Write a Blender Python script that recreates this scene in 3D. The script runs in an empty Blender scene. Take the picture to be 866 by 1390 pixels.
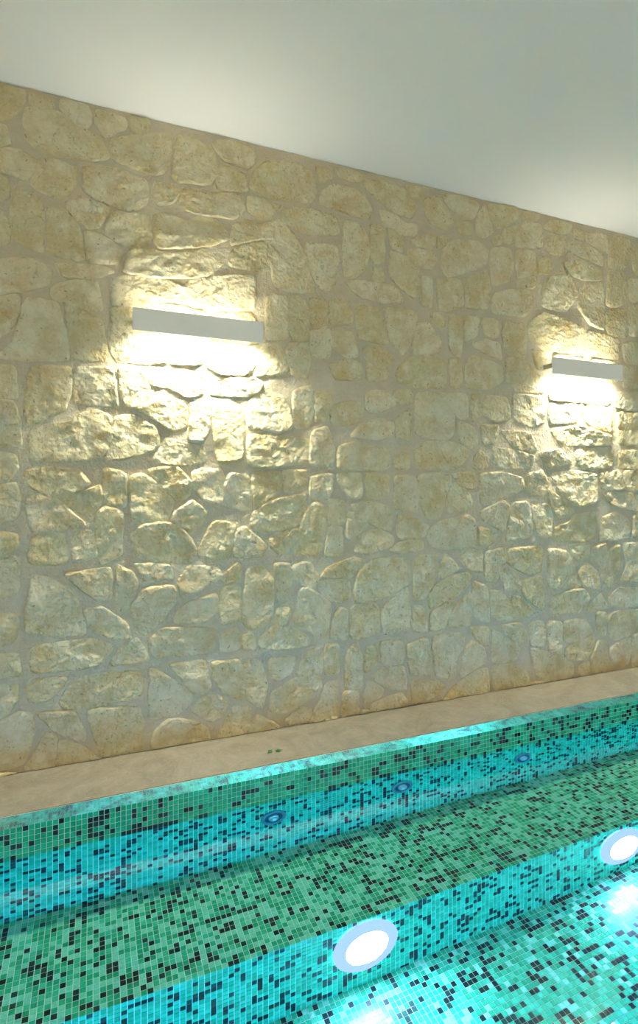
import bpy, bmesh, math, random
from mathutils import Vector, noise
random.seed(11)

# ------------------------------------------------------------------ camera, world, exposure
F_PX, W_PX, H_PX, HORIZON = 750.0, 866, 1390, 665.0
PSI = math.atan(F_PX / 1834.0)             # the camera turns this far right of the wall's normal
CAM_D, CAM_Z = 2.626, 1.187                # distance from the stone wall, height over the ledge
SC = bpy.context.scene
cam_d = bpy.data.cameras.new('camera')
cam = bpy.data.objects.new('camera', cam_d)
SC.collection.objects.link(cam)
cam_d.sensor_fit = 'VERTICAL'
cam_d.sensor_height = 36.0
cam_d.lens = F_PX * 36.0 / H_PX
cam_d.shift_y = (HORIZON - H_PX / 2) / H_PX
cam_d.clip_start = 0.02
cam.location = (0, -CAM_D, CAM_Z)
cam.rotation_euler = (math.pi / 2, 0, -PSI)
SC.camera = cam

world = bpy.data.worlds.new('world')
SC.world = world
world.use_nodes = True
world.node_tree.nodes['Background'].inputs[0].default_value = (0, 0, 0, 1)
world.node_tree.nodes['Background'].inputs[1].default_value = 0.0

SC.view_settings.view_transform = 'Standard'
SC.view_settings.look = 'None'
SC.view_settings.gamma = 1
SC.view_settings.use_curve_mapping = False
SC.view_settings.exposure = 1.02
SC.cycles.max_bounces = 12
SC.cycles.diffuse_bounces = 6
SC.cycles.glossy_bounces = 5
SC.cycles.transmission_bounces = 8
SC.cycles.sample_clamp_indirect = 6.0
SC.cycles.blur_glossy = 0.6
SC.cycles.use_denoising = True

LAMP_DOWN, LAMP_UP, LAMP_COL = 10.0, 0.95, (1.0, 0.96, 0.77)      # watts of each strip
LAMP_STRIP = 6.0
FILL_ACROSS, FILL_ACROSS_COL = 1050.0, (1.0, 0.89, 0.70)  # strength and colour of the fill added on the opposite wall
POOL_POWER, POOL_COL = 270.0, (0.46, 0.53, 1.05)
FAR_POWER, FAR_COL = 240.0, (0.02, 0.44, 1.1)

# ------------------------------------------------------------------ helpers
def link(name, me, mat=None, parent=None, smooth=False):
    o = bpy.data.objects.new(name, me)
    SC.collection.objects.link(o)
    if mat is not None and not me.materials:
        me.materials.append(mat)
    if smooth:
        me.polygons.foreach_set('use_smooth', [True] * len(me.polygons))
    if parent:
        o.parent = parent
    return o

def from_bm(name, bm, mat=None, parent=None, smooth=False):
    me = bpy.data.meshes.new(name)
    bm.normal_update()
    bm.to_mesh(me)
    bm.free()
    return link(name, me, mat, parent, smooth)

def box(bm, x0, x1, y0, y1, z0, z1, bev=0.0):
    r = bmesh.ops.create_cube(bm, size=1.0)
    vs = r['verts']
    for v in vs:
        v.co = Vector(((x0 + x1) / 2 + v.co.x * (x1 - x0), (y0 + y1) / 2 + v.co.y * (y1 - y0), (z0 + z1) / 2 + v.co.z * (z1 - z0)))
    if bev > 0:
        es = list({e for v in vs for e in v.link_edges})
        bmesh.ops.bevel(bm, geom=es, offset=bev, segments=2, affect='EDGES')
    return bm

def lathe(bm, profile, n=40):
    """profile of (radius, y) revolved about the y axis"""
    rings = []
    for r, y in profile:
        if r < 1e-6:
            rings.append([bm.verts.new((0, y, 0))])
        else:
            rings.append([bm.verts.new((r * math.cos(2 * math.pi * k / n), y, r * math.sin(2 * math.pi * k / n))) for k in range(n)])
    for a, b in zip(rings, rings[1:]):
        for k in range(n):
            k2 = (k + 1) % n
            if len(a) == 1:
                bm.faces.new((a[0], b[k], b[k2]))
            elif len(b) == 1:
                bm.faces.new((a[k], b[0], a[k2]))
            else:
                bm.faces.new((a[k], b[k], b[k2], a[k2]))
    bmesh.ops.recalc_face_normals(bm, faces=bm.faces)
    return bm

def empty(name, loc, label, cat, group=None, rz=0.0):
    o = bpy.data.objects.new(name, None)
    o.empty_display_size = 0.1
    SC.collection.objects.link(o)
    o.location = loc
    o.rotation_euler = (0, 0, rz)
    return tag(o, label, cat, group)

def tag(o, label=None, cat=None, group=None, kind=None):
    if label: o['label'] = label
    if cat: o['category'] = cat
    if group: o['group'] = group
    if kind: o['kind'] = kind
    return o

def px_wall(x, y, dist=CAM_D):
    """photo pixel -> (X, Z) on the vertical plane `dist` metres in front of the camera along the wall normal"""
    u, v = (x - W_PX / 2) / F_PX, (HORIZON - y) / F_PX
    zc = dist / (math.cos(PSI) - u * math.sin(PSI))
    return zc * math.sin(PSI) + u * zc * math.cos(PSI), CAM_Z + v * zc

# ------------------------------------------------------------------ materials
def new_mat(name):
    m = bpy.data.materials.new(name)
    m.use_nodes = True
    nt = m.node_tree
    return m, nt, nt.nodes['Principled BSDF']

def N(nt, t, **kw):
    n = nt.nodes.new(t)
    for k, v in kw.items():
        if k in n.inputs: n.inputs[k].default_value = v
        else: setattr(n, k, v)
    return n

def plain(name, col, rough=0.5, metal=0.0, spec=0.5):
    m, nt, b = new_mat(name)
    b.inputs['Base Color'].default_value = (*col, 1)
    b.inputs['Roughness'].default_value = rough
    b.inputs['Metallic'].default_value = metal
    b.inputs['Specular IOR Level'].default_value = spec
    return m

def emitter(name, col, s):
    m, nt, b = new_mat(name)
    nt.nodes.remove(b)
    e = N(nt, 'ShaderNodeEmission')
    e.inputs[0].default_value = (*col, 1)
    e.inputs[1].default_value = s
    nt.links.new(e.outputs[0], nt.nodes['Material Output'].inputs[0])
    return m

def ramp(nt, fac, stops):
    r = nt.nodes.new('ShaderNodeValToRGB')
    e = r.color_ramp.elements
    while len(e) < len(stops): e.new(0.5)
    for k, (p, c) in enumerate(stops):
        e[k].position = p
        e[k].color = (*c, 1)
    nt.links.new(fac, r.inputs[0])
    return r.outputs[0]

def mixc(nt, fac, a, b, blend='MIX'):
    m = nt.nodes.new('ShaderNodeMix')
    m.data_type = 'RGBA'
    m.blend_type = blend
    for s, v in ((m.inputs[0], fac), (m.inputs[6], a), (m.inputs[7], b)):
        if isinstance(v, (int, float)): s.default_value = v
        elif isinstance(v, tuple): s.default_value = (*v, 1)
        else: nt.links.new(v, s)
    return m.outputs[2]

def noise_tex(nt, pos, scale, detail=4, rough=0.55, dist=0.0):
    n = nt.nodes.new('ShaderNodeTexNoise')
    n.inputs['Scale'].default_value = scale
    n.inputs['Detail'].default_value = detail
    n.inputs['Roughness'].default_value = rough
    n.inputs['Distortion'].default_value = dist
    nt.links.new(pos, n.inputs['Vector'])
    return n.outputs['Fac']

def stone_material():
    m, nt, b = new_mat('limestone')
    pos = N(nt, 'ShaderNodeNewGeometry').outputs['Position']
    rnd = N(nt, 'ShaderNodeObjectInfo').outputs['Random']
    base = ramp(nt, rnd, [(0.0, (0.62, 0.55, 0.33)), (0.35, (0.70, 0.635, 0.41)), (0.7, (0.75, 0.695, 0.49)), (1.0, (0.66, 0.595, 0.40))])
    och = noise_tex(nt, pos, 7.0, 6, 0.62, 0.4)
    f1 = ramp(nt, och, [(0.43, (0, 0, 0)), (0.72, (1, 1, 1))])
    c = mixc(nt, f1, base, (0.58, 0.44, 0.20))
    pale = noise_tex(nt, pos, 13.0, 5, 0.6)
    f2 = ramp(nt, pale, [(0.50, (0, 0, 0)), (0.72, (0.75, 0.75, 0.75))])
    c = mixc(nt, f2, c, (0.80, 0.765, 0.60))
    pit = noise_tex(nt, pos, 55.0, 3, 0.6)
    f3 = ramp(nt, pit, [(0.27, (0.8, 0.8, 0.8)), (0.36, (0, 0, 0))])
    c = mixc(nt, f3, c, (0.32, 0.24, 0.13))
    nt.links.new(c, b.inputs['Base Color'])
    b.inputs['Roughness'].default_value = 0.85
    b.inputs['Specular IOR Level'].default_value = 0.25
    h1 = noise_tex(nt, pos, 36.0, 8, 0.64, 0.3)
    vor = nt.nodes.new('ShaderNodeTexVoronoi')
    vor.feature = 'SMOOTH_F1'
    vor.inputs['Scale'].default_value = 58.0
    nt.links.new(pos, vor.inputs['Vector'])
    add = N(nt, 'ShaderNodeMath', operation='MULTIPLY_ADD')
    nt.links.new(vor.outputs['Distance'], add.inputs[0])
    add.inputs[1].default_value = 0.45
    nt.links.new(h1, add.inputs[2])
    bp = N(nt, 'ShaderNodeBump', Strength=1.0, Distance=0.023)
    nt.links.new(add.outputs[0], bp.inputs['Height'])
    nt.links.new(bp.outputs[0], b.inputs['Normal'])
    return m

def mortar_material():
    m, nt, b = new_mat('mortar')
    pos = N(nt, 'ShaderNodeNewGeometry').outputs['Position']
    f = noise_tex(nt, pos, 5.0, 6, 0.6)
    c = ramp(nt, f, [(0.3, (0.49, 0.43, 0.30)), (0.7, (0.60, 0.535, 0.39))])
    nt.links.new(c, b.inputs['Base Color'])
    b.inputs['Roughness'].default_value = 0.9
    h = noise_tex(nt, pos, 55.0, 7, 0.62, 0.3)
    bp = N(nt, 'ShaderNodeBump', Strength=0.9, Distance=0.012)
    nt.links.new(h, bp.inputs['Height'])
    nt.links.new(bp.outputs[0], b.inputs['Normal'])
    return m

def marble_material():
    m, nt, b = new_mat('polished_beige_marble')
    pos = N(nt, 'ShaderNodeNewGeometry').outputs['Position']
    f = noise_tex(nt, pos, 4.5, 8, 0.62, 1.6)
    c = ramp(nt, f, [(0.25, (0.17, 0.16, 0.125)), (0.5, (0.225, 0.208, 0.163)), (0.75, (0.285, 0.264, 0.21))])
    v = noise_tex(nt, pos, 9.0, 6, 0.6, 3.0)
    fv = ramp(nt, v, [(0.475, (0, 0, 0)), (0.5, (0.35, 0.35, 0.35)), (0.525, (0, 0, 0))])
    c = mixc(nt, fv, c, (0.36, 0.33, 0.26))
    nt.links.new(c, b.inputs['Base Color'])
    b.inputs['Roughness'].default_value = 0.07
    b.inputs['Specular IOR Level'].default_value = 0.85
    return m

def tile_material():
    m, nt, b = new_mat('glass_mosaic')
    a = N(nt, 'ShaderNodeAttribute', attribute_name='tile_colour')
    pos = N(nt, 'ShaderNodeNewGeometry').outputs['Position']
    f = noise_tex(nt, pos, 120.0, 3)
    k = ramp(nt, f, [(0.3, (0.82, 0.82, 0.82)), (0.7, (1.1, 1.1, 1.1))])
    nt.links.new(mixc(nt, 1.0, a.outputs['Color'], k, 'MULTIPLY'), b.inputs['Base Color'])
    b.inputs['Roughness'].default_value = 0.22
    b.inputs['Specular IOR Level'].default_value = 0.25
    return m

def water_material():
    m, nt, b = new_mat('pool_water')
    nt.nodes.remove(b)
    g = N(nt, 'ShaderNodeBsdfGlass', Roughness=0.0, IOR=1.333)
    g.inputs['Color'].default_value = (0.86, 1.0, 0.985, 1)
    nt.links.new(g.outputs[0], nt.nodes['Material Output'].inputs[0])
    return m

def plaster_material():
    m, nt, b = new_mat('white_ceiling_paint')
    pos = N(nt, 'ShaderNodeNewGeometry').outputs['Position']
    f = noise_tex(nt, pos, 1.5, 4)
    nt.links.new(ramp(nt, f, [(0.3, (0.88, 0.85, 0.83)), (0.7, (0.90, 0.87, 0.85))]), b.inputs['Base Color'])
    b.inputs['Roughness'].default_value = 0.7
    return m

def metal_material(name, col, rough):
    m, nt, b = new_mat(name)
    b.inputs['Metallic'].default_value = 1.0
    b.inputs['Base Color'].default_value = (*col, 1)
    b.inputs['Roughness'].default_value = rough
    return m

M_STONE, M_MORTAR, M_MARBLE, M_TILE = stone_material(), mortar_material(), marble_material(), tile_material()
M_WATER, M_PAINT = water_material(), plaster_material()
M_WALLPAINT = plain('warm_wall_paint', (0.70, 0.66, 0.58), 0.8)
M_GROUT = plain('pale_grout', (0.60, 0.62, 0.53), 0.8, spec=0.2)
M_MIRROR = metal_material('polished_steel', (0.93, 0.94, 0.93), 0.06)
M_STEEL = metal_material('brushed_steel', (0.72, 0.74, 0.74), 0.28)
M_PANEL = plain('satin_grey_aluminium', (0.86, 0.86, 0.82), 0.5)
M_BRACKET = plain('grey_bracket_metal', (0.5, 0.42, 0.30), 0.55)
M_DECK = plain('beige_deck_tile', (0.45, 0.39, 0.30), 0.4)

# ------------------------------------------------------------------ dimensions
X0, X1 = -2.75, 6.0                # room ends
Y_BACK = -(CAM_D + 2.4)            # wall behind the camera
Z_CEIL = CAM_Z + 1.695
LEDGE = 0.337                      # ledge depth
Y_TILE = -LEDGE                    # tiled pool wall under the ledge's front edge
Z_WATER = -0.163
P = 0.02                           # mosaic pitch
Z_TREAD1, Z_TREAD2, Z_FLOOR = Z_WATER - 0.42, Z_WATER - 0.79, Z_WATER - 1.25
Y_RISE1 = Y_TILE - 0.46
Y_RISE2 = Y_RISE1 - 0.56
Y_POOL_END = -(CAM_D - 0.30)

# ------------------------------------------------------------------ room shell
def slab(name, x0, x1, y0, y1, z0, z1, mat, label, cat=None):
    o = from_bm(name, box(bmesh.new(), x0, x1, y0, y1, z0, z1), mat)
    o.cycles.is_caustics_receiver = name.startswith('pool')
    return tag(o, label, cat, kind='structure')

slab('ceiling', X0 - 0.2, X1 + 0.2, Y_BACK - 0.2, 0.25, Z_CEIL, Z_CEIL + 0.15, M_PAINT, 'smooth white painted ceiling over the stone wall', 'ceiling')
slab('wall_left', X0 - 0.2, X0, Y_BACK, 0.2, Z_FLOOR, Z_CEIL, M_WALLPAINT, 'plain painted end wall of the pool room', 'wall')
slab('wall_right', X1, X1 + 0.2, Y_BACK, 0.2, Z_FLOOR, Z_CEIL, M_WALLPAINT, 'plain painted far end wall beyond the pool', 'wall')
slab('wall_front', X0 - 0.2, X1 + 0.2, Y_BACK - 0.2, Y_BACK, Z_FLOOR, Z_CEIL, M_WALLPAINT, 'plain painted long wall facing the stone wall', 'wall')
slab('floor', X0, X1, Y_BACK, Y_POOL_END - 0.01, -0.12, 0.0, M_DECK, 'beige deck floor along the open side of the pool', 'floor')

# mortar bed of the stone wall: a finely uneven sheet with a solid core behind it
def mortar_height(x, z):
    return 0.0050 * noise.noise(Vector((x * 7, 3.1, z * 7))) + 0.0040 * noise.noise(Vector((x * 25, 8.2, z * 25)))

def make_wall():
    step = 0.022
    ax0, ax1 = -1.3, 5.0
    nx, nz = int((ax1 - ax0) / step), int((Z_CEIL + 0.0) / step)
    vs, fs = [], []
    for j in range(nz + 1):
        z = Z_CEIL * j / nz
        for i in range(nx + 1):
            x = ax0 + (ax1 - ax0) * i / nx
            vs.append((x, -0.0008 - mortar_height(x, z), z))
    for j in range(nz):
        for i in range(nx):
            a = j * (nx + 1) + i
            fs.append((a, a + 1, a + nx + 2, a + nx + 1))
    n = len(vs)
    b = [(X0, 0.012, Z_FLOOR), (X1, 0.012, Z_FLOOR), (X1, 0.012, Z_CEIL), (X0, 0.012, Z_CEIL),
         (X0, 0.2, Z_FLOOR), (X1, 0.2, Z_FLOOR), (X1, 0.2, Z_CEIL), (X0, 0.2, Z_CEIL)]
    vs += b
    for q in ((0, 1, 2, 3), (5, 4, 7, 6), (3, 2, 6, 7), (1, 0, 4, 5), (0, 3, 7, 4), (2, 1, 5, 6)):
        fs.append(tuple(n + k for k in q))
    me = bpy.data.meshes.new('wall_back')
    me.from_pydata(vs, [], fs)
    return link('wall_back', me, M_MORTAR, smooth=True)

wall = make_wall()
tag(wall, 'rough limestone rubble wall with pale mortar joints above the pool ledge', 'wall', kind='structure')

# ------------------------------------------------------------------ stones: outlines measured on the wall
CROP = {'A': (0, 100), 'B': (260, 100), 'C': (520, 200), 'D': (0, 400), 'E': (260, 400), 'F': (520, 440),
        'G': (0, 720), 'H': (260, 680), 'I': (520, 640)}
OUT = {
'A': """-30,30 20,36 82,62 75,105 45,145 -30,160|105,68 180,88 178,118 105,108|212,88 300,112 310,160 285,188 245,165 208,125
92,115 190,128 250,185 340,225 368,285 300,292 150,272 95,230 80,170|-30,172 15,178 30,235 -30,245|-30,262 60,258 118,290 112,335 85,358 30,335 -30,312
135,295 200,300 258,320 255,375 225,410 195,425 110,385 118,345|330,125 425,155 425,185 385,200 355,215 330,175|440,152 505,165 500,200 445,190
380,228 470,210 560,205 580,225 580,290 550,335 510,340 385,290|610,215 660,225 725,265 735,325 715,375 600,365 585,340 595,270
285,318 370,318 500,365 500,430 480,455 440,465 350,435 285,400|525,370 595,380 610,400 590,435 540,445 525,420
615,395 720,410 810,415 828,460 800,490 720,480 640,465 605,440|745,310 830,345 840,400 745,395 735,370|-30,330 15,350 30,385 25,420 -30,440
60,395 130,425 145,460 140,540 145,605 60,570 42,530 40,470 50,430|165,455 210,470 260,510 275,560 285,630 200,620 165,605|-30,460 5,470 25,510 30,570 -30,590
225,440 300,430 370,460 330,520 300,525 240,475|385,475 440,480 505,480 515,560 500,590 430,590 350,535|290,540 345,550 415,605 400,640 300,640
-30,640 60,632 130,640 170,670 165,710 90,735 -30,745|190,650 300,655 360,660 380,672 340,690 220,690|170,735 220,710 330,705 345,800 310,805 180,765
525,480 600,490 640,510 690,475 760,520 775,560 720,580 640,590 530,590|440,605 520,605 600,620 700,600 760,640 700,690 520,690 420,670
380,700 430,690 560,700 630,730 590,765 450,790 380,780|640,705 760,690 866,690 866,800 700,790 610,775|790,600 866,575 930,590 940,660 866,670 780,650
790,520 830,500 900,520 930,560 866,560 785,580|375,800 450,800 560,785 700,810 700,910 460,900 380,880|715,815 866,815 880,920 715,905""",
'B': """70,235 130,230 210,262 215,300 190,320 110,295|205,345 250,305 290,300 310,330 335,400 330,430 240,415 200,390
305,300 370,310 410,345 420,400 410,430 375,440 345,420 325,350|190,425 240,430 300,450 260,485 230,495 195,465|305,470 370,460 495,490 500,545 380,540 310,500
240,510 300,500 350,560 385,620 400,690 420,740 340,740 285,720 270,640 275,590 245,560|385,575 495,590 495,640 480,735 440,730 415,690 390,630
520,505 560,510 590,540 605,600 590,660 560,690 520,690 515,600|425,320 460,325 480,350 440,370|485,325 540,330 575,345 570,365 510,355
435,440 445,400 480,380 530,385 590,420 610,460 600,495 520,470|585,370 640,365 720,395 765,460 745,490 690,470 600,400|725,382 780,390 790,420 755,425
610,515 650,525 655,640 620,645 610,600|665,525 720,555 715,605 680,590|640,465 690,480 720,510 765,520 760,550 725,550 650,510
675,605 730,625 770,670 770,770 700,720 670,680|620,660 650,670 650,705 615,700|530,710 570,705 690,725 715,775 640,775 560,750|785,690 815,695 815,795 780,785""",
'C': """145,175 190,170 215,210 240,265 215,280 160,255 140,210|205,165 270,170 325,195 310,240 265,240 225,200|250,250 300,262 300,295 255,290
330,220 345,200 358,250 370,290 340,305 318,295 315,250|360,195 440,205 460,235 420,265 385,275 365,235|475,220 530,232 520,250 475,248
455,290 480,255 535,265 540,340 450,335|415,280 450,270 445,320 420,330 400,310|370,310 395,300 400,325 375,330|95,320 150,295 180,300 165,345 110,340
85,350 165,355 180,380 160,415 110,395 85,370|205,345 240,318 320,322 355,355 345,400 270,425 220,440 195,410|185,308 232,300 208,332 185,340
365,345 430,345 440,400 430,450 375,470 362,420|450,350 515,360 515,430 455,445|530,372 560,378 575,410 555,430 525,425|185,445 265,455 270,540 225,555 190,550
285,440 350,420 365,480 350,550 280,545|375,500 440,485 500,490 505,530 480,575 370,560|455,455 515,440 515,475 450,478
545,275 570,250 640,265 630,290 600,295|645,275 680,285 685,315 650,310|555,305 600,310 640,340 600,370 550,350|640,330 700,340 745,370 745,400 700,385 640,355
690,290 760,300 765,360 740,345 690,320|775,300 840,315 840,370 820,410 765,410|855,330 890,335 890,440 855,430 845,380|610,395 680,390 740,420 740,450 680,450 630,430
765,420 820,430 825,490 815,535 760,540|540,480 570,435 640,440 660,500 620,560 540,540|670,470 745,460 750,540 750,620 700,600 660,540
760,555 820,550 830,600 825,645 760,635|835,450 890,450 890,520 840,525|835,540 890,540 890,640 835,640|490,600 540,560 620,590 680,620 640,690 560,690 500,660
690,625 750,640 800,660 800,720 700,705|815,665 890,660 890,740 820,730|165,565 200,565 210,600 190,610 165,590|225,570 260,572 270,640 260,715 225,690
275,575 325,580 315,640 280,655|335,580 390,590 390,645 345,640|410,595 470,605 485,650 480,720 420,700 405,640|120,600 150,600 195,660 190,690 140,705 100,705 105,650
300,670 350,655 395,670 400,720 350,700|225,720 260,725 265,810 230,815|280,720 330,710 400,750 405,790 360,820 280,815|415,715 480,725 510,760 490,790 420,800
505,690 545,700 560,750 525,755|575,705 690,720 690,790 570,780|705,720 800,735 800,795 700,795|815,745 890,750 890,815 815,815""",
'D': """-30,15 60,5 65,45 30,120 -30,160|92,15 185,25 205,70 222,140 232,218 100,222 -10,215 40,170 60,120 80,50|225,40 340,85 355,150 360,225 250,222 238,150
100,245 240,250 235,330 220,385 150,420 95,440 85,380 95,330|-30,245 45,245 60,350 -30,350|-30,365 45,365 65,440 70,510 -30,515
260,250 380,250 390,320 400,380 330,375 250,365 250,300|405,255 480,260 510,330 480,380 430,385 410,330|495,250 620,260 690,275 690,340 640,350 590,320 500,300
270,410 330,395 375,415 385,470 350,540 310,560 100,565 95,480 130,450 240,435|395,420 440,410 530,455 540,510 480,545 360,565 370,490
470,390 560,345 630,370 640,440 600,465 540,430|650,370 710,370 710,440 690,500 640,490 650,430|560,490 640,510 690,520 700,560 630,580 520,570
655,600 750,595 760,640 755,715 690,690 655,650|90,600 160,590 270,600 300,640 270,660 200,690 130,665 85,640|95,690 180,690 240,740 285,780 220,795 110,805 95,740
-30,535 50,545 60,590 20,630 -30,640|-30,660 50,640 65,700 50,760 -30,780|290,670 340,650 345,690 310,750 250,730 220,695|355,590 425,610 425,720 355,710
325,760 355,720 415,740 410,880 345,915 335,860|445,620 480,610 540,650 590,710 560,770 445,770|500,595 600,585 650,640 640,680 600,700 545,640
585,765 600,735 655,700 700,740 680,780 650,800 600,775|380,110 445,120 560,150 570,235 400,230 370,180|580,150 700,165 685,240 580,235
715,170 840,170 880,220 840,275 740,270 700,240|380,60 440,60 440,105 380,95""",
'E': """330,0 385,15 400,70 395,150 345,155 330,100|405,15 455,20 460,80 455,110 405,110|470,15 530,30 545,80 540,100 470,95|560,40 635,45 650,90 665,170 570,145 558,90
650,45 740,55 765,70 740,170 715,205 675,150|480,112 545,130 565,205 530,215 480,180|405,125 470,120 470,215 410,205|585,180 640,185 690,215 660,250 595,250
470,240 530,220 580,240 570,285 490,285|595,258 670,262 665,290 600,290|330,170 395,165 400,230 390,285 340,270 320,200|245,170 310,175 325,260 300,270 220,275 235,215
255,0 320,5 325,150 255,150|590,335 640,325 690,350 690,375 620,400 590,390|540,480 570,450 640,420 685,440 680,480 630,490|470,390 520,365 575,370 580,410 540,440 480,440
500,520 560,500 670,530 675,580 650,595 500,590 495,550|495,610 575,610 575,690 540,690 500,640|590,610 670,615 665,690 600,690|690,620 745,615 770,650 765,740 690,730
55,285 230,290 240,320 190,345 60,340|195,370 235,330 310,345 335,400 340,450 300,465 190,450|345,330 405,310 410,380 400,450 350,450|420,330 470,340 475,370 450,430 420,430
75,390 170,380 175,460 170,560 90,570 75,480|190,480 270,480 400,495 420,530 380,570 280,585 195,580|410,470 460,450 485,520 480,580 400,575
120,610 190,615 200,680 200,740 110,710|205,610 300,605 300,670 215,720|310,600 390,600 390,660 310,670|405,620 480,610 465,690 405,690
210,740 280,700 385,680 390,720 370,780 230,810 200,780|270,820 350,795 370,800 330,866 300,880 265,850|545,715 600,705 665,720 680,760 675,800 620,780 560,740
530,740 560,745 605,785 530,830""",
'F': """45,165 80,120 150,105 210,130 210,215 110,215 50,195|110,235 180,235 235,300 240,360 220,390 150,385 105,370|190,235 285,238 285,320 260,320 215,270
300,240 330,240 330,310 300,330|40,230 90,225 100,260 65,270 40,255|45,320 85,295 95,340 85,390 45,385|110,430 150,400 220,400 295,430 250,490 110,490
40,460 70,430 90,450 85,490 45,490|250,330 300,350 320,400 300,420 255,390|310,450 330,430 355,460 350,490 310,490
118,510 225,510 230,540 205,580 190,660 150,660 125,600|240,540 270,550 300,600 290,630 215,640 220,580|235,510 310,505 315,555 285,560 250,535
330,510 400,505 470,525 475,555 430,580 370,610 330,610|345,245 420,250 430,320 380,330 340,310|440,240 540,250 550,330 500,350 440,320
330,345 390,345 385,400 340,410|400,360 500,370 520,430 440,420|370,420 440,430 510,450 500,490 380,485|560,268 650,275 660,330 565,340|670,270 770,290 775,370 690,340
565,355 680,350 770,385 770,410 600,410|530,440 600,425 640,470 560,490|650,430 780,420 780,485 670,490|790,300 890,310 890,410 800,410|800,430 890,435 890,490 800,490
560,205 680,210 770,225 770,275 660,262 560,255|430,155 530,165 545,235 440,225|785,235 890,235 890,295 785,285
490,510 540,500 560,540 545,590 480,570|555,560 600,590 650,640 600,660 570,620|570,510 640,500 720,510 725,600 660,620 600,570|735,510 800,500 820,560 740,560
815,500 890,500 890,560 830,570|740,570 830,575 890,590 890,640 770,610|330,640 410,600 425,620 410,700 380,690 335,660|435,610 490,605 500,650 505,720 415,735 425,680
505,620 560,610 575,650 565,720 530,725 515,680|325,690 360,700 375,735 355,755 325,745|160,700 200,670 290,650 310,670 312,750 250,765 170,755 150,725
50,660 100,665 150,685 140,720 55,725 45,690|20,770 50,745 130,735 135,760 70,775|585,690 630,680 650,650 725,640 725,700 700,735 580,735
740,660 790,640 840,670 835,725 735,735|850,650 890,650 890,730 850,720""",
'G': """445,20 480,-15 560,-25 620,-5 665,65 655,100 560,112 470,90|110,25 180,5 215,20 230,110 100,110|245,15 300,0 320,20 325,90 250,105|-30,0 60,20 60,50 20,90 -30,95
-30,120 65,80 60,210 -30,230|115,155 170,165 240,205 265,245 290,345 200,355 85,340 100,230|220,150 290,140 375,130 375,230 330,235 270,190
400,120 450,150 465,175 430,270 400,280 398,200|460,115 570,120 590,160 490,170|445,270 490,200 590,190 595,240 550,300 490,355 465,330
290,270 340,260 430,320 440,365 385,365 300,330|-30,285 60,290 50,370 -30,400|110,400 200,385 320,370 385,395 340,450 240,470 110,480|375,455 410,400 465,365 505,435 440,450
515,360 550,335 735,335 725,410 530,430 510,395|-30,430 60,420 65,490 -30,495|605,175 640,120 740,130 755,155 700,190 620,230|590,310 610,265 735,215 740,270 690,315
750,200 815,185 810,310 750,315|745,165 810,110 815,165 765,180|580,460 690,440 715,530 690,550 650,540 610,490|95,510 220,500 220,520 150,580 100,580
-30,530 55,525 60,570 20,620 -30,650|205,580 240,530 290,495 480,480 480,560 330,595 215,600|510,470 540,480 640,550 650,580 610,620 510,640
650,610 690,565 740,560 770,590 750,630 715,645|510,760 530,680 570,645 640,645 700,670 715,720 640,740|735,720 790,600 845,600 850,640 830,700
300,610 470,600 485,640 475,765 350,770 320,690|-30,670 60,620 105,625 115,680 80,790 10,810 -30,810|125,620 250,615 285,680 285,710 210,690 165,655
90,800 160,690 190,700 185,815 100,830|200,800 205,715 270,730 345,785 260,805|-30,830 50,825 50,850 -30,860""",
'H': """570,120 630,95 685,125 680,150 600,178 555,170|390,40 420,5 450,20 450,120 430,185 345,180 365,110|465,-5 520,0 520,75 465,80|465,90 510,90 510,185 455,190
700,50 770,65 800,90 775,125 705,125|25,165 75,70 150,80 125,190 35,190|150,105 180,90 250,150 240,185 145,190
190,230 240,225 275,270 275,340 265,410 200,435 175,410 185,300|285,215 335,215 335,330 300,345 290,290|290,370 330,365 325,420 285,420
100,450 150,435 165,460 160,500 100,510|170,455 205,450 215,500 175,500|230,470 270,430 350,435 400,465 400,485 320,500 235,498
345,410 370,300 400,300 470,350 465,410 445,470 390,430|345,220 400,210 430,260 410,300 345,265|430,260 470,225 550,195 585,205 540,260|435,275 535,270 540,330 490,345 435,310
555,300 570,240 610,200 740,195 745,275 660,325 560,345|480,400 500,365 525,370 530,470 470,465|540,355 630,350 635,440 560,470 540,460|645,380 660,350 735,290 740,430 650,455
760,190 835,185 835,240 790,330 755,335|755,355 785,360 795,445 750,440|70,550 160,540 180,620 175,675 110,650 75,600|178,545 230,540 255,620 240,700 190,680
265,540 350,530 340,580 290,610 265,590|365,560 400,510 445,500 440,590 360,590|455,490 500,490 500,590 455,590|525,520 560,480 575,530 575,630 520,640
590,500 630,490 630,550 590,580|640,480 715,475 715,550 650,555|730,490 800,465 815,590 745,590 735,540|275,650 350,605 435,595 440,640 400,670 310,720 265,715
320,745 370,705 405,710 400,740 355,785|400,760 460,620 495,610 495,755 430,765|515,650 565,645 565,740 515,755|585,660 600,610 650,640 640,665 590,685
615,595 660,565 720,565 730,640 680,635 630,610|605,700 660,670 710,655 730,680 720,715 625,740|580,715 600,715 615,740 580,745|750,610 840,615 855,630 820,665 750,685
740,712 830,680 840,700 760,718|190,805 220,725 300,770 290,795""",
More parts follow.
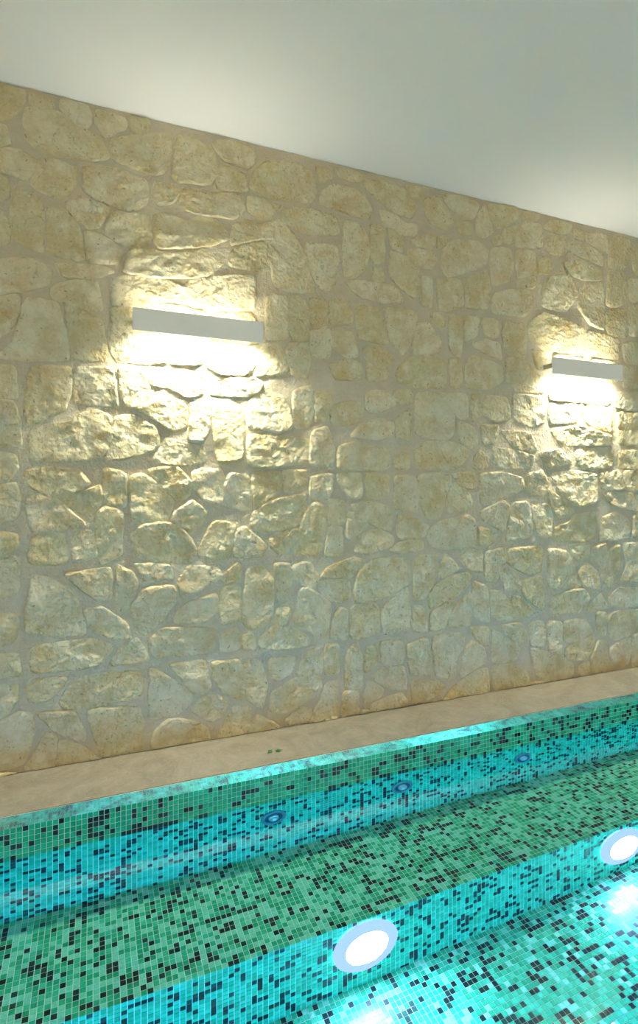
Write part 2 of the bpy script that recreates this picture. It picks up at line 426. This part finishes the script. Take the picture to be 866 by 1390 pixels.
'I': """165,560 275,548 270,590 245,640 240,700 180,700|195,785 250,720 330,675 355,670 360,760 280,785|260,690 280,600 300,575 340,600 350,640 330,655 270,695
185,350 215,280 255,330 200,360|155,420 190,375 290,340 300,370 250,420 155,465|160,480 240,435 210,530 160,540|215,525 260,440 295,410 295,520
310,375 350,390 360,510 320,500 300,450|365,405 400,410 430,450 435,500 370,500|437,425 470,430 505,470 500,490 440,495|260,290 300,268 335,270 330,340 290,330
345,275 415,260 410,320 380,375 345,365|425,265 540,255 540,340 480,345 420,310|400,345 420,330 460,360 465,405 410,400|470,370 540,355 545,470 510,450 475,410
560,265 620,270 650,330 670,390 620,395 565,390 560,330|630,250 700,245 695,295 655,300|660,340 690,310 730,345 730,400 680,390|710,260 755,245 755,290 730,320 705,300
740,370 735,330 765,270 800,250 800,330 770,390|815,245 890,245 890,370 805,370 830,320|565,440 620,410 680,400 700,430 660,480 570,480|690,470 735,415 760,460 700,475
765,430 800,395 890,400 890,455 770,455|400,520 470,515 485,560 460,590 420,550|370,540 390,550 460,600 450,640 370,650|495,510 545,510 545,590 500,590|560,510 605,510 605,620 560,610
615,510 680,500 710,545 640,580 615,570|620,600 715,555 715,600 690,635 620,640|725,480 755,480 755,555 730,560|770,480 880,470 890,530 780,575 765,540
370,660 440,655 490,690 495,740 380,760|500,720 560,715 570,735 505,745|665,660 695,648 695,700 665,715|705,640 730,575 755,580 760,640 790,660 780,690 710,700
770,600 840,560 835,650 810,665 775,640|845,555 890,550 890,680 845,685|500,600 550,612 605,635 645,655 640,712 580,722 520,690|300,530 355,530 355,600 310,560""",
}

def chaikin(p, n=2, q=0.2):
    for _ in range(n):
        r = []
        for a, b in zip(p, p[1:] + p[:1]):
            r.append((a[0] + (b[0] - a[0]) * q, a[1] + (b[1] - a[1]) * q))
            r.append((a[0] + (b[0] - a[0]) * (1 - q), a[1] + (b[1] - a[1]) * (1 - q)))
        p = r
    return p

def resample(p, n):
    L = [0.0]
    for a, b in zip(p, p[1:] + p[:1]):
        L.append(L[-1] + math.dist(a, b))
    out, k = [], 0
    for i in range(n):
        t = L[-1] * i / n
        while L[k + 1] < t: k += 1
        a, b = p[k], p[(k + 1) % len(p)]
        s = (t - L[k]) / max(L[k + 1] - L[k], 1e-9)
        out.append((a[0] + (b[0] - a[0]) * s, a[1] + (b[1] - a[1]) * s))
    return out

def grow(p, d):
    out, n = [], len(p)
    for i in range(n):
        a, b, c = p[i - 1], p[i], p[(i + 1) % n]
        e1, e2 = math.dist(a, b) or 1e-9, math.dist(b, c) or 1e-9
        n1 = ((b[1] - a[1]) / e1, (a[0] - b[0]) / e1)
        n2 = ((c[1] - b[1]) / e2, (b[0] - c[0]) / e2)
        k = 1 + n1[0] * n2[0] + n1[1] * n2[1]
        k = max(k, 0.5)
        out.append((b[0] + d * (n1[0] + n2[0]) / k, b[1] + d * (n1[1] + n2[1]) / k))
    return out

def rock_height(x, z, k):
    h = 0.0062 * noise.fractal(Vector((x * 9.0, k, z * 9.0)), 0.8, 2.1, 3)
    h += 0.0045 * noise.noise(Vector((x * 34, 5.5, z * 34)))
    h += 0.0034 * noise.noise(Vector((x * 75, 1.5, z * 75)))
    return h

def stone_geometry(poly, seed, vs, fs, origin=(0.0, 0.0)):
    rng = random.Random(seed)
    poly = chaikin(chaikin(grow(poly, 0.0105), 1, 0.11), 1, 0.25)
    cx = sum(p[0] for p in poly) / len(poly)
    cz = sum(p[1] for p in poly) / len(poly)
    per = sum(math.dist(a, b) for a, b in zip(poly, poly[1:] + poly[:1]))
    n = max(18, min(56, int(per / 0.0155)))
    ring = resample(poly, n)
    ring = [(x + 0.005 * noise.noise(Vector((x * 30, 2.2, z * 30))), z + 0.005 * noise.noise(Vector((x * 30, 9.7, z * 30)))) for x, z in ring]
    rad = per / (2 * math.pi)
    top = rng.uniform(0.0045, 0.0085)
    tx, tz = rng.uniform(-0.05, 0.05), rng.uniform(-0.06, 0.06)
    ss = [1.03, 1.0, 1 - 0.0045 / rad, 1 - 0.016 / rad]
    hs = [-0.014, 0.25, 0.85, 1.0]
    m = max(2, int(rad / 0.02))
    for k in range(1, m):
        ss.append(ss[3] * (1 - k / m)); hs.append(1.0)
    base = len(vs)
    for s, h in zip(ss, hs):
        for x, z in ring:
            X, Z = cx + (x - cx) * s, cz + (z - cz) * s
            Z = min(max(Z, 0.003), Z_CEIL - 0.004)
            if h < 0:
                y = -h
            else:
                hh = top + rock_height(X, Z, seed * 0.37) + tx * (X - cx) + tz * (Z - cz)
                lo = mortar_height(X, Z) + 0.0032
                hh = lo + 0.25 * (hh - lo) if hh < lo else hh
                if h < 0.5: hh = lo + 0.25 * (hh - lo) - 0.004
                y = -hh
            vs.append((X - origin[0], y, Z - origin[1]))
    vs.append((cx - origin[0], -(top + rock_height(cx, cz, seed * 0.37)), cz - origin[1]))
    for r in range(len(ss) - 1):
        for i in range(n):
            j = (i + 1) % n
            fs.append((base + r * n + i, base + r * n + j, base + (r + 1) * n + j, base + (r + 1) * n + i))
    last = base + (len(ss) - 1) * n
    for i in range(n):
        fs.append((last + i, last + (i + 1) % n, len(vs) - 1))

def area2(p):
    return sum(a[0] * b[1] - b[0] * a[1] for a, b in zip(p, p[1:] + p[:1]))

SK = 346.0 / 866.0
outlines = []
for crop, (ox, oy) in CROP.items():
    for item in OUT[crop].replace('\n', '|').split('|'):
        pts = [tuple(float(v) for v in t.split(',')) for t in item.split()]
        pw = [px_wall(ox + a * SK, oy + b * SK) for a, b in pts]
        if area2(pw) < 0: pw.reverse()
        outlines.append(pw)

# courses that carry the masonry on beyond the measured stretch
def extra_courses(xa, xb, seed):
    rng = random.Random(seed)
    z, res = 0.02, []
    while z < Z_CEIL - 0.06:
        h = min(rng.uniform(0.13, 0.24), Z_CEIL - z)
        if Z_CEIL - z - h < 0.08: h = Z_CEIL - z
        x = xa
        while x < xb - 0.06:
            w = rng.uniform(0.14, 0.34)
            if xb - x - w < 0.1: w = xb - x
            g = 0.011
            j = lambda: rng.uniform(-0.014, 0.014)
            res.append([(x + g, z + g + j()), (x + w * 0.5, z + g + j()), (x + w - g, z + g + j()), (x + w - g + j(), z + h - g + j()),
                        (x + w * 0.5, z + h - g + j()), (x + g + j(), z + h - g + j())])
            x += w
        z += h
    return res

XL, XR = px_wall(-13, 500)[0], px_wall(877, 500)[0]
extra = extra_courses(XL - 0.9, XL, 3) + extra_courses(XR, XR + 1.45, 5)

outlines.sort(key=lambda p: -abs(area2(p)))
rest = outlines[300:] + extra
for k, pw in enumerate(outlines[:300]):
    ox = sum(p[0] for p in pw) / len(pw)
    oz = sum(p[1] for p in pw) / len(pw)
    vs, fs = [], []
    stone_geometry(pw, k + 1, vs, fs, (ox, oz))
    me = bpy.data.meshes.new('stone')
    me.from_pydata(vs, [], fs)
    o = link('stone', me, M_STONE, wall, True)
    o.location = (ox, 0, oz)
vs, fs = [], []
for k, pw in enumerate(rest):
    stone_geometry(pw, 500 + k, vs, fs)
me = bpy.data.meshes.new('smaller_stonework')
me.from_pydata(vs, [], fs)
tag(link('smaller_stonework', me, M_STONE, wall, True), kind='stuff')

# ------------------------------------------------------------------ ledge and its polished edge
bm = box(bmesh.new(), X0, X1, Y_TILE + 0.002, -0.0005, -0.046, 0.0, 0.0015)
ledge = from_bm('stone_ledge', bm, M_MARBLE)
tag(ledge, 'polished beige marble ledge between the stone wall and the pool', 'ledge', kind='structure')
bm = box(bmesh.new(), X0, X1, Y_TILE - 0.0025, Y_TILE + 0.002, -0.047, -0.0008, 0.0008)
tag(from_bm('edge_trim', bm, M_MIRROR, ledge), 'mirror-polished front edge strip')

# ------------------------------------------------------------------ mosaic
GREENS = [(0.010, 0.29, 0.135), (0.014, 0.33, 0.155), (0.022, 0.36, 0.18), (0.008, 0.26, 0.115), (0.035, 0.40, 0.21)]
DARK = [(0.0035, 0.022, 0.015), (0.006, 0.034, 0.022), (0.003, 0.015, 0.012)]

def mosaic(name, origin, u, v, nrm, nu, nv, parent, seed, skip=None, light=0.0):
    rng = random.Random(seed)
    origin, u, v, nrm = Vector(origin), Vector(u), Vector(v), Vector(nrm)
    g, th = 0.0011, 0.0014
    vs, fs, cols = [], [], []
    prev = [False] * nu
    for j in range(nv):
        row = []
        for i in range(nu):
            p = 0.19
            if i and row[-1]: p += 0.13
            if prev[i]: p += 0.06
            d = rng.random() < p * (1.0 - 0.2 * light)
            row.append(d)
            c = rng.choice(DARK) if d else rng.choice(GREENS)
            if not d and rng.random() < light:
                c = (0.16, 0.52, 0.33)  # paler tile: light falling on the treads put into the colour
            if skip and skip(i, j): continue
            a = origin + u * (i * P) + v * (j * P)
            q = []
            for (s, t) in ((g, g), (P - g, g), (P - g, P - g), (g, P - g)):
                q.append(a + u * s + v * t)
            b = len(vs)
            for w in q: vs.append(tuple(w))
            for w in q: vs.append(tuple(w + nrm * th))
            fs.append((b + 4, b + 5, b + 6, b + 7))
            for k in range(4):
                fs.append((b + k, b + (k + 1) % 4, b + 4 + (k + 1) % 4, b + 4 + k))
            cols += [(*c, 1.0)] * 5
        prev = row
    me = bpy.data.meshes.new(name)
    me.from_pydata(vs, [], fs)
    at = me.attributes.new('tile_colour', 'FLOAT_COLOR', 'FACE')
    at.data.foreach_set('color', [x for c in cols for x in c])
    bmx = bmesh.new(); bmx.from_mesh(me)
    bmesh.ops.recalc_face_normals(bmx, faces=bmx.faces)
    bmx.to_mesh(me); bmx.free()
    o = link(name, me, M_TILE, parent)
    o.cycles.is_caustics_receiver = True
    tag(o, kind='stuff')
    return o

NU = int((X1 - X0 - 0.02) / P)
XS = X0 + 0.01
# pool walls and steps (grout-coloured bodies; mosaic laid on them)
pool_wall = slab('pool_wall', X0, X1, Y_TILE, 0.0, Z_FLOOR, -0.047, M_GROUT, 'green and black mosaic pool wall below the marble ledge', 'pool wall')
step1 = slab('pool_step', X0, X1, Y_RISE1, Y_TILE - 0.0015, Z_FLOOR, Z_TREAD1, M_GROUT, 'upper submerged mosaic step running along the jet wall', 'pool step')
step2 = slab('pool_step', X0, X1, Y_RISE2, Y_RISE1 - 0.0015, Z_FLOOR, Z_TREAD2, M_GROUT, 'lower submerged mosaic step in front of the round pool lights', 'pool step')
pfloor = slab('pool_floor', X0, X1, Y_POOL_END - 0.01, Y_RISE2 - 0.0015, Z_FLOOR - 0.1, Z_FLOOR, M_GROUT, 'deep mosaic bottom of the pool', 'pool floor')
pend = slab('pool_wall', X0, X1, Y_POOL_END - 0.25, Y_POOL_END, Z_FLOOR, -0.121, M_GROUT, 'mosaic pool wall under the deck opposite the jets', 'pool wall')
bm = box(bmesh.new(), X0, X1, Y_POOL_END - 0.02, Y_POOL_END + 0.002, -0.122, 0.0, 0.003)
tag(from_bm('deck_edge', bm, M_MARBLE), 'beige stone edging of the deck over the pool', 'edging', kind='structure')

NV_WALL = int((-0.047 - Z_TREAD1) / P) + 1
Z_TOP = -0.047
# the largest mosaic pieces above the water line are single tiles; the rest of the field is one part
i_first = int((-0.40 - XS) / P)
N_COL, N_ROW = 50, 6
single = lambda i, j: i_first <= i < i_first + N_COL and j < N_ROW
tile_cache = {}
def one_tile(col):
    if col not in tile_cache:
        g, th = 0.0011, 0.0014
        vs = [(g, 0, -g), (P - g, 0, -g), (P - g, 0, -P + g), (g, 0, -P + g)]
        vs += [(x, -th, z) for x, y, z in vs]
        me = bpy.data.meshes.new('tile')
        me.from_pydata(vs, [], [(7, 6, 5, 4), (0, 4, 5, 1), (1, 5, 6, 2), (2, 6, 7, 3), (3, 7, 4, 0)])
        at = me.attributes.new('tile_colour', 'FLOAT_COLOR', 'FACE')
        at.data.foreach_set('color', [x for _ in range(5) for x in (*col, 1.0)])
        me.materials.append(M_TILE)
        tile_cache[col] = me
    return tile_cache[col]
rng = random.Random(21)
prev = [False] * N_COL
for j in range(N_ROW):
    row = []
    for i in range(N_COL):
        d = rng.random() < 0.17 + (0.14 if i and row[-1] else 0) + (0.10 if prev[i] else 0)
        row.append(d)
        o = link('tile', one_tile(rng.choice(DARK) if d else rng.choice(GREENS[:4])), None, pool_wall)
        o.location = (XS + (i_first + i) * P, Y_TILE, Z_TOP - j * P)
    prev = row
mosaic('mosaic_field', (XS, Y_TILE, Z_TOP), (1, 0, 0), (0, 0, -1), (0, -1, 0), NU, NV_WALL, pool_wall, 1, single)
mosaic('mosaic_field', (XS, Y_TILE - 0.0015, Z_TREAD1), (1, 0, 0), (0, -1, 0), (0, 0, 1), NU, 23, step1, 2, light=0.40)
mosaic('mosaic_field', (XS, Y_RISE1, Z_TREAD1), (1, 0, 0), (0, 0, -1), (0, -1, 0), NU, 19, step1, 3)
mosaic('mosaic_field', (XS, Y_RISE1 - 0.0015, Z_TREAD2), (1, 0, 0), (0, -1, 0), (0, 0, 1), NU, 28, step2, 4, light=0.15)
mosaic('mosaic_field', (XS, Y_RISE2, Z_TREAD2), (1, 0, 0), (0, 0, -1), (0, -1, 0), NU, 24, step2, 5)
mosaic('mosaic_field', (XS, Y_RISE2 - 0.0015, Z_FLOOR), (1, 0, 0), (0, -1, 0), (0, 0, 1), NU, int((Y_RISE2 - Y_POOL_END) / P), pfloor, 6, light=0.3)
mosaic('mosaic_field', (XS, Y_POOL_END, -0.13), (1, 0, 0), (0, 0, -1), (0, 1, 0), NU, 60, pend, 7)

# ------------------------------------------------------------------ water
def make_water():
    ya, yb = Y_POOL_END + 0.003, Y_TILE - 0.0016
    step = 0.02
    nx, ny = int((X1 - X0) / step), int((yb - ya) / step)
    vs, fs = [], []
    for j in range(ny + 1):
        y = ya + (yb - ya) * j / ny
        for i in range(nx + 1):
            x = X0 + 0.001 + (X1 - X0 - 0.002) * i / nx
            a = 0.00035
            h = a * noise.noise(Vector((x * 3.2, y * 3.2, 0.7)))
            t = min(max((x - 1.95 + 0.4 * (y - Y_TILE)) / 0.9, 0), 1)
            t = t * t * (3 - 2 * t)
            h += t * 0.0034 * noise.fractal(Vector((x * 4.5, y * 11.0, 4.0)), 0.9, 2.0, 2)
            vs.append((x, y, Z_WATER + h))
    for j in range(ny):
        for i in range(nx):
            q = j * (nx + 1) + i
            fs.append((q, q + 1, q + nx + 2, q + nx + 1))
    me = bpy.data.meshes.new('water')
    me.from_pydata(vs, [], fs)
    o = link('water', me, M_WATER, smooth=True)
    o.cycles.is_caustics_caster = True
    return o
tag(make_water(), 'clear still pool water covering the mosaic steps', 'water', kind='structure')

# ------------------------------------------------------------------ wall lamps
M_DOWN = M_UP = emitter('lamp_glow', LAMP_COL, LAMP_STRIP)
M_FILL_ACROSS = emitter('added_fill_glow', FILL_ACROSS_COL, FILL_ACROSS)
def sconce(x, y, rz, label, group=None, down=M_DOWN, up=M_UP):
    t = empty('wall_lamp', (x, y, 1.937), label, 'wall lamp', group, rz)
    w = 0.592 / 2
    bm = box(bmesh.new(), -w, w, -0.084, -0.079, -0.050, 0.050, 0.0012)
    panel = from_bm('front_panel', bm, M_PANEL, t)
    bm = box(bmesh.new(), -w + 0.004, w - 0.004, -0.0792, 0.006, -0.015, 0.015, 0.0015)
    from_bm('bracket', bm, M_BRACKET, t)
    for nm, z, mat in (('light_strip', -0.0155, down), ('light_strip', 0.0155, up)):
        s = -1 if z < 0 else 1
        bm = box(bmesh.new(), -w + 0.03, w - 0.03, -0.075, -0.045, min(z, z + s * 0.007), max(z, z + s * 0.007), 0.002)
        from_bm(nm, bm, mat, t)
        if mat is M_DOWN:
            ld = bpy.data.lights.new('lamp_light', 'AREA')
            ld.shape = 'RECTANGLE'
            ld.size, ld.size_y = 0.52, 0.026
            ld.energy = LAMP_DOWN if s < 0 else LAMP_UP
            ld.color = LAMP_COL
            ld.spread = math.radians(135)
            ld.cycles.is_caustics_light = True
            lo = bpy.data.objects.new('lamp_light', ld)
            SC.collection.objects.link(lo)
            lo.parent = t
            lo.location = (0, -0.060, z + s * 0.0085)
            lo.rotation_euler = (0 if s < 0 else math.pi, 0, 0)
    return t
sconce(0.456, 0, 0, 'flat grey bar lamp washing the stone wall above the pair of fallen leaves')
sconce(2.850, 0, 0, 'flat grey bar lamp on the stone wall with its wall bracket showing at one end')
sconce(-1.938, 0, 0, 'flat grey bar lamp on the stone wall close to the painted end wall')
sconce(5.244, 0, 0, 'flat grey bar lamp at the far end of the stone wall')
for k, x in enumerate((-1.5, 0.9, 3.3)):  # unseen bar lamps added across the pool as room fill
    sconce(x, Y_BACK, math.pi, 'added unseen fill lamp on the plain painted wall across the pool', 'added fill lamps on the painted wall', M_FILL_ACROSS, M_FILL_ACROSS)

# ------------------------------------------------------------------ pool jets
M_FLANGE = plain('grey_green_jet_flange', (0.07, 0.13, 0.12), 0.3)
M_JET_DARK = plain('dark_jet_throat', (0.01, 0.03, 0.05), 0.3)
def jet(x, z, label, group):
    t = empty('water_jet', (x, Y_TILE - 0.0014, z), label, 'jet', group)
    from_bm('flange', lathe(bmesh.new(), [(0.057, 0.0), (0.057, -0.003), (0.053, -0.006), (0.043, -0.0075), (0.040, -0.005)]), M_FLANGE, t, True)
    from_bm('throat', lathe(bmesh.new(), [(0.041, -0.0045), (0.034, -0.002), (0.0, -0.002)]), M_JET_DARK, t, True)
    from_bm('nozzle', lathe(bmesh.new(), [(0.024, -0.0025), (0.024, -0.010), (0.020, -0.0125), (0.012, -0.0125), (0.010, -0.009), (0.0, -0.009)]), M_STEEL, t, True)
JG = 'jets in the pool wall'
for x, z, lab in ((0.723, -0.134, 'round underwater jet nozzle in the mosaic wall below the fallen leaves'),
                  (1.362, -0.136, 'round underwater jet nozzle between the other two on the mosaic wall'),
                  (2.094, -0.143, 'round underwater jet nozzle in the mosaic wall next to the rippled water')):
    jet(x, Z_WATER + z, lab, JG)

# ------------------------------------------------------------------ underwater lights
M_LENS = emitter('pool_light_lens', POOL_COL, POOL_POWER)
M_LENS_FAR = emitter('pool_light_lens_across', FAR_COL, FAR_POWER)
M_HALO_RIM = emitter('painted_halo_rim', (0.42, 0.60, 1.0), 0.62)  # halo round the lens put into the flange as a weak glow
def pool_light(x, y, z, rz, lens, label, group=None):
    t = empty('pool_light', (x, y, z), label, 'pool light', group, rz)
    from_bm('flange', lathe(bmesh.new(), [(0.132, -0.0015), (0.132, -0.010), (0.124, -0.017), (0.092, -0.022), (0.086, -0.018)], 56), M_HALO_RIM, t, True)
    from_bm('lens', lathe(bmesh.new(), [(0.087, -0.016), (0.075, -0.024), (0.045, -0.030), (0.0, -0.032)], 56), lens, t, True)
for x, z, lab in ((0.932, -0.565, 'round glowing pool light in the step riser between the first two jets'),
                  (2.249, -0.585, 'round glowing pool light in the step riser past the third jet')):
    pool_light(x, Y_RISE1 - 0.0014, Z_WATER + z, 0.0, M_LENS, lab)
for x in (-1.4, 0.1, 1.6, 3.1, 4.6):
    pool_light(x, Y_POOL_END + 0.0014, Z_WATER - 0.45, math.pi, M_LENS_FAR, 'round pool light in the mosaic wall under the deck', 'pool lights under the deck')

# ------------------------------------------------------------------ fallen leaves on the ledge
M_LEAF = plain('green_leaf', (0.03, 0.16, 0.03), 0.45)
def leaf(x, y, rz, L, label):
    vs, fs = [], []
    n = 8
    for i in range(n + 1):
        t = i / n
        w = 0.52 * L * math.sin(math.pi * min(1, t * 0.97 + 0.03)) ** 0.8
        z = 0.0012 + 0.004 * t * (1 - t) + 0.002 * t
        xx = (t - 0.5) * L
        for s, dz in ((-1, 0.0025), (0, 0.0), (1, 0.0025)):
            vs.append((xx, s * w, z + dz))
    for i in range(n):
        for k in range(2):
            a = i * 3 + k
            fs.append((a, a + 3, a + 4, a + 1))
    me = bpy.data.meshes.new('leaf_blade')
    me.from_pydata(vs, [], fs)
    o = link('leaf', me, M_LEAF, None, True)
    o.location = (x, y, 0.0002)
    o.rotation_euler = (0, 0, rz)
    so = o.modifiers.new('thick', 'SOLIDIFY'); so.thickness = 0.0006
    bm = bmesh.new()
    box(bm, -0.5 * L - 0.008, -0.5 * L + 0.004, -0.0006, 0.0006, 0.0004, 0.0016)
    from_bm('stem', bm, M_LEAF, o)
    tag(o, label, 'leaf')
def px_ledge(x, y):
    u, v = (x - W_PX / 2) / F_PX, (y - HORIZON) / F_PX
    zc = CAM_Z / v
    return zc * math.sin(PSI) + u * zc * math.cos(PSI), -CAM_D + zc * math.cos(PSI) - u * zc * math.sin(PSI)
lx, ly = px_ledge(366.7, 1021.0)
leaf(lx, ly, 0.5, 0.021, 'small notched green leaf lying on the marble ledge')
lx, ly = px_ledge(377.9, 1019.5)
leaf(lx, ly, 3.3, 0.024, 'small rounded green leaf lying on the marble ledge')
